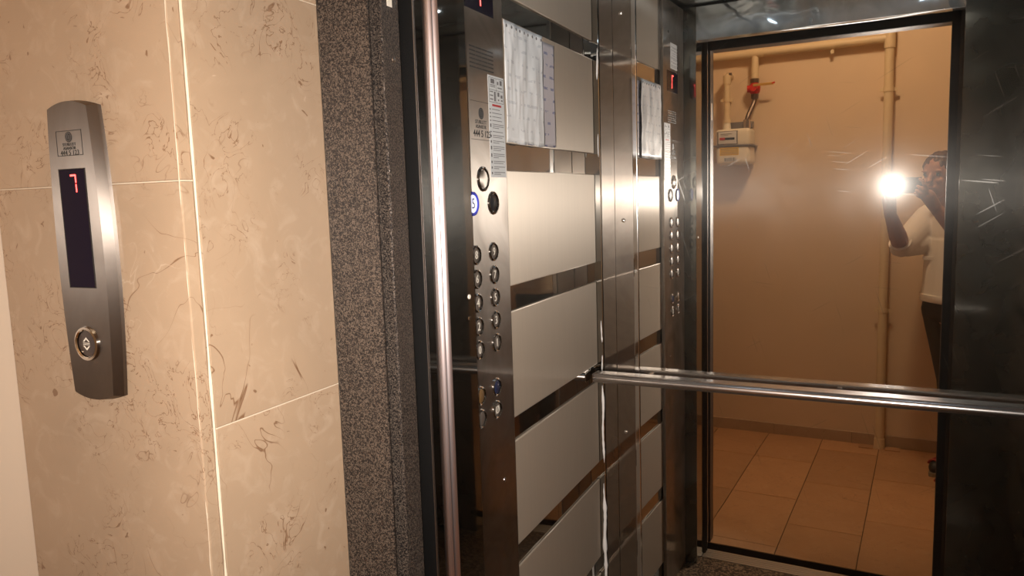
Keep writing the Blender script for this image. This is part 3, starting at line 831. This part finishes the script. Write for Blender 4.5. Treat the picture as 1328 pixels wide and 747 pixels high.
gtube('floor_collar', PIPE, [(-0.071, YP, 0), (-0.071, YP, 0.055)], [0.028, 0.026])
def clamp(axis, c):
    bm = bmesh.new()
    if axis == 'z':
        tube(bm, [gw(c[0], YP, c[2] - 0.011), gw(c[0], YP, c[2] + 0.011)], 0.0255, 16)
        box(bm, c[0] + 0.07 - 0.042, c[0] + 0.07 + 0.042, 0.040, 0.048, c[2] - 0.008, c[2] + 0.008)
        box(bm, c[0] + 0.07 - 0.008, c[0] + 0.07 + 0.008, 0.0, 0.03, c[2] - 0.008, c[2] + 0.008)
    else:
        tube(bm, [gw(c[0] - 0.011, YP, c[2]), gw(c[0] + 0.011, YP, c[2])], 0.0245, 16)
        box(bm, c[0] + 0.07 - 0.008, c[0] + 0.07 + 0.008, 0.040, 0.048, c[2] - 0.046, c[2] + 0.036)
        box(bm, c[0] + 0.07 - 0.008, c[0] + 0.07 + 0.008, 0.0, 0.03, c[2] - 0.008, c[2] + 0.008)
    link('pipe_clamp', bm, PIPE, gp)
clamp('z', (-0.071, 0, 1.888)); clamp('z', (-0.071, 0, 0.75)); clamp('x', (-0.342, 0, ZP))
# valve
def vw(x, y, z): return gw(x, y, z)
vb = gv = tubeo('valve_body', REDP, gp, [vw(-0.733, YP, 1.985), vw(-0.733, YP, 1.97), vw(-0.733, YP, 1.955), vw(-0.733, YP, 1.935), vw(-0.733, YP, 1.925)], [0.02, 0.029, 0.031, 0.028, 0.019], 16)
tubeo('valve_nut', DSTEEL, gv, [vw(-0.733, YP, 1.985), vw(-0.733, YP, 2.008)], 0.0245, 6)
tubeo('valve_nut', DSTEEL, gv, [vw(-0.733, YP, 1.925), vw(-0.733, YP, 1.900)], 0.021, 6)
tubeo('valve_bonnet', REDP, gv, [vw(-0.733, YP, 1.955), vw(-0.733, YP + 0.045, 1.955)], [0.022, 0.019], 14)
tubeo('valve_bonnet', REDP, gv, [vw(-0.733, YP, 1.955), vw(-0.772, YP + 0.005, 1.955)], [0.022, 0.019], 14)
bm = bmesh.new(); a_ = vw(-0.733, YP + 0.044, 1.961); b_ = vw(-0.625, YP + 0.050, 1.975); box(bm, a_[0], b_[0], a_[1], b_[1], a_[2], b_[2], 0.002); lv = link('lever', bm, BRASS, gv)
bm = bmesh.new(); tube(bm, [vw(-0.635, YP + 0.047, 1.968), vw(-0.620, YP + 0.047, 1.973)], 0.005, 8); link('lever_tip', bm, REDP, gv)
cv = []
for i in range(15):
    t = i / 14; s = t * t * (3 - 2 * t)
    cv.append(vw(-0.733 - 0.032 * s, YP + 0.05 * s, 1.905 - 0.135 * t))
tubeo('bent_connector', DSTEEL, gp, cv, 0.0125, 12)
tubeo('union_nut', SATIN, gp, [vw(-0.765, YP + 0.05, 1.785), vw(-0.765, YP + 0.05, 1.7385)], [0.019, 0.021], 8)
# meter
MY = YB + 0.012
gm = empty('gas_meter', (-0.827, YB, 1.54)); tag(gm, 'white gas meter with a yellow label hanging on the landing wall', 'gas meter')
def mw(x, y, z): return (x + 0.827, y - YB, z - 1.54)
def mbox(name, mat, x0, x1, y0, y1, z0, z1, bev, par=gm):
    bm = bmesh.new(); a = mw(x0, y0, z0); b = mw(x1, y1, z1)
    box(bm, a[0], b[0], a[1], b[1], a[2], b[2], 0)
    if bev: bmesh.ops.bevel(bm, geom=bm.edges[:], offset=bev, segments=4, affect='EDGES', profile=0.5)
    return link(name, bm, mat, par, True, 50)
MF = MY + 0.145
up = mbox('upper_case', METERW, -0.922, -0.734, MY, MF, 1.640, 1.737, 0.018)
lo = mbox('lower_case', METERW, -0.922, -0.734, MY, MF, 1.541, 1.650, 0.022)
mbox('case_flange', METERG, -0.934, -0.722, MY - 0.006, MF + 0.008, 1.643, 1.650, 0.002)
ix = mbox('index_plate', STICK, -0.905, -0.806, MF - 0.004, MF + 0.003, 1.656, 1.722, 0.002, up)
mbox('index_frame', METERG, -0.912, -0.799, MF - 0.006, MF + 0.001, 1.652, 1.726, 0.002, up)
mbox('counter_strip', INK, -0.895, -0.816, MF + 0.002, MF + 0.0045, 1.678, 1.690, 0.0006, up)
mbox('counter_red_window', REDINK, -0.897, -0.868, MF + 0.004, MF + 0.0055, 1.677, 1.691, 0.0005, up)
mbox('index_print', INKG, -0.893, -0.83, MF + 0.003, MF + 0.0036, 1.708, 1.711, 0, up)
mbox('index_print', INKG, -0.893, -0.85, MF + 0.003, MF + 0.0036, 1.701, 1.703, 0, up)
mbox('yellow_label', YELLOW, -0.898, -0.795, MF - 0.001, MF + 0.0008, 1.593, 1.637, 0.0004, lo)
for k in range(4): mbox('label_print', INKG, -0.893, -0.80, MF + 0.0008, MF + 0.0012, 1.600 + k * 0.009, 1.6025 + k * 0.009, 0, lo)
mbox('barcode_label', STICK, -0.874, -0.805, MF - 0.001, MF + 0.0008, 1.559, 1.583, 0.0004, lo)
x = -0.871
while x < -0.812:
    w = random.choice((0.0015, 0.0025, 0.004)); mbox('bar', INK, x, x + w, MF + 0.0008, MF + 0.0011, 1.562, 1.580, 0, lo); x += w + 0.003
mbox('meter_bracket', METERG, -0.865, -0.742, MY, MY + 0.055, 1.742, 1.778, 0.004)
mbox('red_plug', REDINK, -0.928, -0.918, MF - 0.05, MF - 0.035, 1.558, 1.578, 0.002)
tubeo('outlet_socket', METERW, gm, [mw(-0.872, YP + 0.05, 1.73), mw(-0.872, YP + 0.05, 1.755), mw(-0.872, YP + 0.05, 1.775)], [0.022, 0.022, 0.018], 14)
go = empty('outlet_pipe', (-0.872, YP + 0.05, 1.77)); tag(go, 'cream outlet pipe rising from the gas meter and bending into the wall', 'pipe')
pp = [(0, 0, 0.0), (0, 0, 0.235)]
for i in range(7):
    t = math.pi / 2 * i / 6; pp.append((0, -0.03 * (1 - math.cos(t)), 0.235 + 0.03 * math.sin(t)))
pp.append((0, -(YP + 0.05 - YB), 0.265))
tubeo('pipe', PIPE, go, pp, 0.0165)
tubeo('pipe_socket', PIPE, go, [(0, 0, 0.215), (0, 0, 0.262)], [0.0205, 0.022])
tubeo('pipe_socket', PIPE, go, [(0, 0, 0.005), (0, 0, 0.022)], 0.0215)
bm = bmesh.new(); tube(bm, [(0, 0, 0.118), (0, 0, 0.136)], 0.020, 14); box(bm, -0.034, 0.034, -0.004, 0.004, 0.120, 0.134); box(bm, -0.006, 0.006, -0.09, 0, 0.121, 0.133); link('pipe_clamp', bm, PIPE, go)
bm = bmesh.new(); box(bm, 0.012, 0.026, -0.004, 0.008, 0.262, 0.276, 0.002); link('test_nipple', bm, DSTEEL, go)
# cover plates where the riser meets the floor
fp = empty('floor_cover', (-0.07, YB + 0.05, 0)); tag(fp, 'thin stone cover strip around the foot of the gas riser', 'cover')
for x0, x1 in ((-0.10, -0.028), (0.028, 0.10)):
    bm = bmesh.new(); box(bm, x0, x1, -0.025, 0.03, 0.0, 0.006, 0.001); link('cover_strip', bm, FLOORT, fp)

# ================================================================== LANDING CEILING LAMP
lamp = empty('ceiling_lamp', (-0.22, 0.46, ZL)); tag(lamp, 'round domed lamp on the landing ceiling before the lift', 'lamp')
latheo('lamp_base', METERW, lamp, [(0, 0), (0.125, 0), (0.125, 0.018), (0.11, 0.02)], (0, 0, -1), (0, 0, 0), 32)
latheo('lamp_shade', LAMPM, lamp, [(0.112, 0.018), (0.108, 0.04), (0.09, 0.062), (0.055, 0.077), (0, 0.083)], (0, 0, -1), (0, 0, 0), 32)

# ================================================================== PHONE
def cpt(r, u, f): return CAM + CR * r - CD * u + CF * f
ph = empty('phone', (0, 0, 0)); tag(ph, 'phone held sideways with its torch shining into the mirror', 'phone')
bm = bmesh.new(); box(bm, -0.040, 0.108, -0.036, 0.036, -0.0115, -0.0036, 0)
bmesh.ops.bevel(bm, geom=[e for e in bm.edges if abs(e.verts[0].co.z - e.verts[1].co.z) > 0.005], offset=0.008, segments=4, affect='EDGES')
for v in bm.verts: v.co = cpt(*v.co)
link('phone_body', bm, PHONE, ph)
latheo('lens_ring', METERG, ph, [(0.0075, 0), (0.0075, 0.0008), (0.0055, 0.0008), (0.0055, 0)], CF, cpt(0, 0, -0.0036), 20)
latheo('torch_led', LEDM, ph, [(0.0060, 0), (0.0060, 0.0006), (0, 0.0006)], CF, cpt(-0.024, 0, -0.0036), 20)

# ================================================================== PERSON
def capsule(bm, a, b, ra, rb, seg=16):
    a, b = Vector(a), Vector(b)
    for p, r in ((a, ra), (b, rb)):
        bmesh.ops.create_icosphere(bm, subdivisions=2, radius=r, matrix=Matrix.Translation(p))
    tube(bm, [a, b], [ra, rb], seg)
def ellip(bm, c, rx, ry, rz, fwd=None, sub=3):
    """ellipsoid: rx along right, ry along forward, rz up"""
    f = Vector(fwd).normalized() if fwd else Vector((0, 1, 0))
    r = f.cross(Vector((0, 0, 1))).normalized(); u = r.cross(f)
    m = Matrix.Identity(4)
    for i in range(3): m[i][0] = r[i] * rx; m[i][1] = f[i] * ry; m[i][2] = u[i] * rz; m[i][3] = c[i]
    bmesh.ops.create_icosphere(bm, subdivisions=sub, radius=1, matrix=m)
def fuse(name, bm, mat, parent, voxel, smooth_it=4):
    me = bpy.data.meshes.new(name); bm.to_mesh(me); bm.free()
    t = bpy.data.objects.new(name + '_tmp', me); C.objects.link(t)
    md = t.modifiers.new('r', 'REMESH'); md.mode = 'VOXEL'; md.voxel_size = voxel
    sm = t.modifiers.new('s', 'SMOOTH'); sm.iterations = smooth_it; sm.factor = 0.5
    dg = bpy.context.evaluated_depsgraph_get()
    m2 = bpy.data.meshes.new_from_object(t.evaluated_get(dg))
    bpy.data.objects.remove(t)
    m2.name = name; m2.materials.clear(); m2.materials.append(mat); m2.shade_smooth()
    o = bpy.data.objects.new(name, m2); C.objects.link(o); o.parent = parent
    return o
per = empty('person', (0, 0, 0)); tag(per, 'person in a white shirt and dark trousers photographing with a phone', 'person')
FW = Vector((-0.5, 0.866, 0)); RT = Vector((0.866, 0.5, 0)); FF = Vector((-0.6, 0.8, 0)); FRT = Vector((0.8, 0.6, 0))
HC = Vector((0.172, -0.285, 1.445))
pel = Vector((0.262, -0.305, 0.80)); chest = Vector((0.262, -0.335, 1.14)); neck = Vector((0.222, -0.335, 1.28))
LS, RS = Vector((0.128, -0.405, 1.245)), Vector((0.375, -0.275, 1.245))
LE, RE = Vector((0.018, -0.235, 1.105)), Vector((0.345, -0.115, 1.04))
LW, RW = Vector((-0.030, -0.070, 1.270)), Vector((0.150, -0.045, 1.300))
LH, RH = pel - FRT * 0.085, pel + FRT * 0.085
LA, RA = Vector((0.270, -0.318, 0.085)), Vector((0.297, -0.068, 0.085))
LK = (LH + LA) / 2 + Vector((0.015, 0.0, 0.01)); RK = (RH + RA) / 2 + Vector((-0.03, 0.045, 0.0))
bm = bmesh.new()
HD = FW
ellip(bm, HC + Vector((0, 0, 0.018)), 0.070, 0.088, 0.085, HD)          # cranium
ellip(bm, HC - Vector((0, 0, 0.045)) + HD * 0.022, 0.052, 0.060, 0.062, HD)   # jaw
ellip(bm, HC - Vector((0, 0, 0.088)) + HD * 0.055, 0.020, 0.018, 0.016, HD)   # chin
capsule(bm, HC + HD * 0.086 + Vector((0, 0, 0.004)), HC + HD * 0.099 - Vector((0, 0, 0.030)), 0.007, 0.0125)   # nose
for s in (-1, 1):
    ellip(bm, HC + RT * 0.072 * s - HD * 0.004 - Vector((0, 0, 0.014)), 0.008, 0.017, 0.029, HD, 2)   # ears
    ellip(bm, HC + RT * 0.030 * s + HD * 0.079 + Vector((0, 0, 0.017)), 0.020, 0.008, 0.006, HD, 2)   # brows
    ellip(bm, HC + RT * 0.034 * s + HD * 0.068 - Vector((0, 0, 0.028)), 0.020, 0.016, 0.016, HD, 2)   # cheeks
ellip(bm, HC + HD * 0.080 - Vector((0, 0, 0.059)), 0.020, 0.008, 0.0075, HD, 2)                        # lips
capsule(bm, HC - Vector((0, 0, 0.05)) - HD * 0.012, neck, 0.050, 0.054)
capsule(bm, neck, chest, 0.058, 0.105)
for s, Sx in ((-1, LS), (1, RS)): capsule(bm, chest + Vector((0, 0, 0.05)), Sx, 0.08, 0.05)
capsule(bm, chest, pel, 0.105, 0.11)
for Sx, Ex, Wx in ((LS, LE, LW), (RS, RE, RW)):
    capsule(bm, Sx, Ex, 0.046, 0.037); capsule(bm, Ex, Ex.lerp(Wx, 0.35), 0.037, 0.040); capsule(bm, Ex.lerp(Wx, 0.35), Wx, 0.040, 0.026)
for Hx, Kx, Ax in ((LH, LK, LA), (RH, RK, RA)):
    capsule(bm, pel, Hx, 0.10, 0.085); capsule(bm, Hx, Kx, 0.078, 0.052); capsule(bm, Kx, Kx.lerp(Ax, 0.35), 0.052, 0.055); capsule(bm, Kx.lerp(Ax, 0.35), Ax, 0.055, 0.036)
    capsule(bm, Ax - Vector((0, 0, 0.04)) - FF * 0.02, Ax - Vector((0, 0, 0.055)) + FF * 0.11, 0.034, 0.026)
# left hand: palm below the phone, fingers up behind its short end and over the shell
def finger(pts, r):
    for i in range(len(pts) - 1): capsule(bm, pts[i], pts[i + 1], r * (1 - 0.08 * i), r * (1 - 0.08 * (i + 1)), 10)
pl0, pl1 = LW, cpt(-0.052, -0.062, -0.026)
capsule(bm, pl0, pl1, 0.027, 0.030)
for d in (-0.016, 0.0, 0.016): capsule(bm, pl1, pl1 + CR * d * 0.8 - CD * 0.012, 0.020, 0.016)
kn = [cpt(-0.060, -0.040, -0.010), cpt(-0.050, -0.044, -0.004), cpt(-0.034, -0.050, -0.004), cpt(-0.018, -0.054, -0.006)]
finger([kn[0], cpt(-0.064, -0.010, 0.000), cpt(-0.062, 0.018, 0.004), cpt(-0.056, 0.040, 0.004)], 0.0088)     # index up the end
finger([kn[1], cpt(-0.054, -0.022, 0.0065), cpt(-0.049, 0.002, 0.0075), cpt(-0.045, 0.020, 0.0065)], 0.0090)  # middle over the shell corner
finger([kn[2], cpt(-0.040, -0.034, 0.0085), cpt(-0.036, -0.024, 0.0085), cpt(-0.032, -0.016, 0.007)], 0.0084)
finger([kn[3], cpt(-0.012, -0.046, 0.0065), cpt(-0.010, -0.038, 0.0072), cpt(-0.008, -0.031, 0.0065)], 0.0075)
finger([pl1 + CR * 0.01 - CF * 0.012, cpt(-0.030, -0.036, -0.030), cpt(-0.016, -0.014, -0.024), cpt(-0.004, 0.002, -0.021)], 0.0098)   # thumb on the screen side
# right hand on the other end
pr0, pr1 = RW, cpt(0.118, -0.050, -0.030)
capsule(bm, pr0, pr1, 0.027, 0.030)
kr = [cpt(0.122, -0.020, -0.012), cpt(0.121, -0.034, -0.008), cpt(0.114, -0.048, -0.006), cpt(0.102, -0.056, -0.008)]
finger([kr[0], cpt(0.120, 0.004, 0.004), cpt(0.112, 0.020, 0.007), cpt(0.100, 0.030, 0.006)], 0.0088)
finger([kr[1], cpt(0.116, -0.016, 0.007), cpt(0.104, -0.008, 0.008), cpt(0.092, -0.002, 0.0065)], 0.0090)
finger([kr[2], cpt(0.106, -0.034, 0.0085), cpt(0.096, -0.026, 0.0085), cpt(0.086, -0.020, 0.0068)], 0.0084)
finger([kr[3], cpt(0.094, -0.046, 0.007), cpt(0.086, -0.038, 0.0072), cpt(0.079, -0.034, 0.0064)], 0.0075)
finger([pr1 - CF * 0.012, cpt(0.106, -0.026, -0.032), cpt(0.092, -0.008, -0.026), cpt(0.078, 0.004, -0.021)], 0.0098)
fuse('body', bm, SKIN, per, 0.0036, 3)
# shirt with rolled sleeves
bm = bmesh.new()
ellip(bm, chest + Vector((0, 0, 0.02)), 0.165, 0.112, 0.19, FW)
ellip(bm, (chest + pel) / 2 + Vector((0, 0, 0.0)), 0.150, 0.112, 0.22, FW)
def ring_sheet(bm, c0, c1, rx0, ry0, rx1, ry1, f0, f1, seg=28, wob=0.004):
    rings = []
    for k in range(8):
        t = k / 7; c = c0.lerp(c1, t); f = f0.lerp(f1, t).normalized(); r = f.cross(Vector((0, 0, 1)))
        rings.append([bm.verts.new(c + r * ((rx0 + (rx1 - rx0) * t + wob * math.sin(3 * a + t * 4)) * math.cos(a)) + f * ((ry0 + (ry1 - ry0) * t + wob * math.sin(4 * a + t * 3)) * math.sin(a))) for a in [2 * math.pi * i / seg for i in range(seg)]])
    for a, b in zip(rings, rings[1:]):
        for i in range(seg): bm.faces.new((a[i], a[(i + 1) % seg], b[(i + 1) % seg], b[i]))
    bm.faces.new(rings[0][::-1]); bm.faces.new(rings[-1])
hem = Vector((0.262, -0.305, 0.838))
ring_sheet(bm, chest, hem, 0.155, 0.115, 0.178, 0.132, FW, FF)
for Sx, Ex, Wx in ((LS, LE, LW), (RS, RE, RW)):
    capsule(bm, chest + Vector((0, 0, 0.06)), Sx, 0.085, 0.062); capsule(bm, Sx, Sx.lerp(Ex, 0.85), 0.064, 0.060); capsule(bm, Sx.lerp(Ex, 0.85), Ex + (Wx - Ex) * 0.02, 0.060, 0.053)
    capsule(bm, Sx.lerp(chest, 0.25) - Vector((0, 0, 0.09)), Sx.lerp(Ex, 0.80) - Vector((0, 0, 0.028)), 0.062, 0.050)
capsule(bm, chest + Vector((0, 0, 0.06)), neck - Vector((0, 0, 0.015)), 0.09, 0.064)
sh = fuse('shirt', bm, SHIRT, per, 0.006, 3)
# shirt details: hem band, chest pocket flap, cuff
bm = bmesh.new(); ring_sheet(bm, Vector((0.262, -0.305, 0.874)), Vector((0.262, -0.305, 0.846)), 0.178, 0.134, 0.181, 0.135, FF, FF, wob=0.003); link('hem_band', bm, SHIRT, sh, True, 60)
bm = bmesh.new(); box(bm, -0.035, 0.035, -0.003, 0.003, -0.009, 0.009, 0.002)
pm = Matrix.Identity(4); pc = chest + FW * 0.117 - RT * 0.075 - Vector((0, 0, 0.09))
for i in range(3): pm[i][0] = RT[i]; pm[i][1] = FW[i]; pm[i][3] = pc[i]
bmesh.ops.transform(bm, matrix=pm, verts=bm.verts); link('pocket_flap', bm, SHIRT, sh)
bm = bmesh.new(); tube(bm, [LE.lerp(LW, -0.02), LE.lerp(LW, 0.16)], [0.054, 0.051], 20); link('rolled_cuff', bm, SHIRT, sh, True, 50)
bm = bmesh.new(); tube(bm, [RE.lerp(RW, -0.02), RE.lerp(RW, 0.16)], [0.054, 0.051], 20); link('rolled_cuff', bm, SHIRT, sh, True, 50)
# trousers
bm = bmesh.new()
ellip(bm, pel + Vector((0, 0, 0.02)), 0.158, 0.118, 0.12, FF)
for Hx, Kx, Ax in ((LH, LK, LA), (RH, RK, RA)):
    capsule(bm, pel, Hx, 0.11, 0.092); capsule(bm, Hx, Kx, 0.088, 0.064); capsule(bm, Kx, Ax + Vector((0, 0, 0.02)), 0.064, 0.056)
fuse('trousers', bm, TROUS, per, 0.006, 3)
# shoes
for Ax in (LA, RA):
    g0 = Vector((Ax.x, Ax.y, 0))
    bm = bmesh.new()
    capsule(bm, g0 - FF * 0.03 + Vector((0, 0, 0.045)), g0 + FF * 0.06 + Vector((0, 0, 0.045)), 0.043, 0.042)
    capsule(bm, g0 + FF * 0.06 + Vector((0, 0, 0.045)), g0 + FF * 0.128 + Vector((0, 0, 0.040)), 0.042, 0.034)
    so = fuse('shoe', bm, SHOE, per, 0.005, 2)
    bm = bmesh.new()
    P = []
    for k in range(24):
        a = 2 * math.pi * k / 24
        P.append(g0 + FF * (0.046 + 0.122 * math.cos(a)) + FRT * (0.043 * math.sin(a)) + Vector((0, 0, 0.0005)))
    extrude_poly(bm, P, (0, 0, 1), 0.018); link('sole', bm, SOLE, so)
    for q in (0.075, 0.105, 0.135):
        bm = bmesh.new(); pts = []
        for k in range(13):
            a = math.pi * (0.1 + 0.8 * k / 12)
            r = 0.0445 if q < 0.1 else (0.041 if q < 0.13 else 0.0375)
            pts.append(g0 + FF * q + FRT * (r * math.cos(a)) + Vector((0, 0, 0.042 + (r - 0.001) * math.sin(a))))
        tube(bm, pts, 0.006, 8); link('red_stripe', bm, SHOER, so, True, 60)
# hair: short, ruffled, falling onto the forehead
bm = bmesh.new()
ellip(bm, HC + Vector((0, 0, 0.026)) - HD * 0.012, 0.078, 0.094, 0.086, HD)
ellip(bm, HC - HD * 0.045 - Vector((0, 0, 0.012)), 0.068, 0.054, 0.080, HD)
for k in range(60):
    a = random.uniform(-1.9, 1.9); e_ = random.uniform(0.35, 1.35)
    d = HD * (math.cos(a) * math.cos(e_)) + RT * (math.sin(a) * math.cos(e_) * 0.85) + Vector((0, 0, math.sin(e_) * 0.95))
    q = HC + Vector((0, 0, 0.026)) - HD * 0.010
    w_ = RT * random.uniform(-0.02, 0.02) + Vector((0, 0, -0.022)) + HD * 0.008
    capsule(bm, q + d * 0.084, q + d * 0.092 + w_, 0.011, 0.004, 8)
fuse('hair', bm, HAIR, per, 0.0045, 2)
for s in (-1, 1):
    latheo('eye', INK, per, [(0.0075, 0), (0.007, 0.003), (0, 0.0055)], HD, HC + RT * 0.030 * s + HD * 0.0795 + Vector((0, 0, 0.001)), 14)
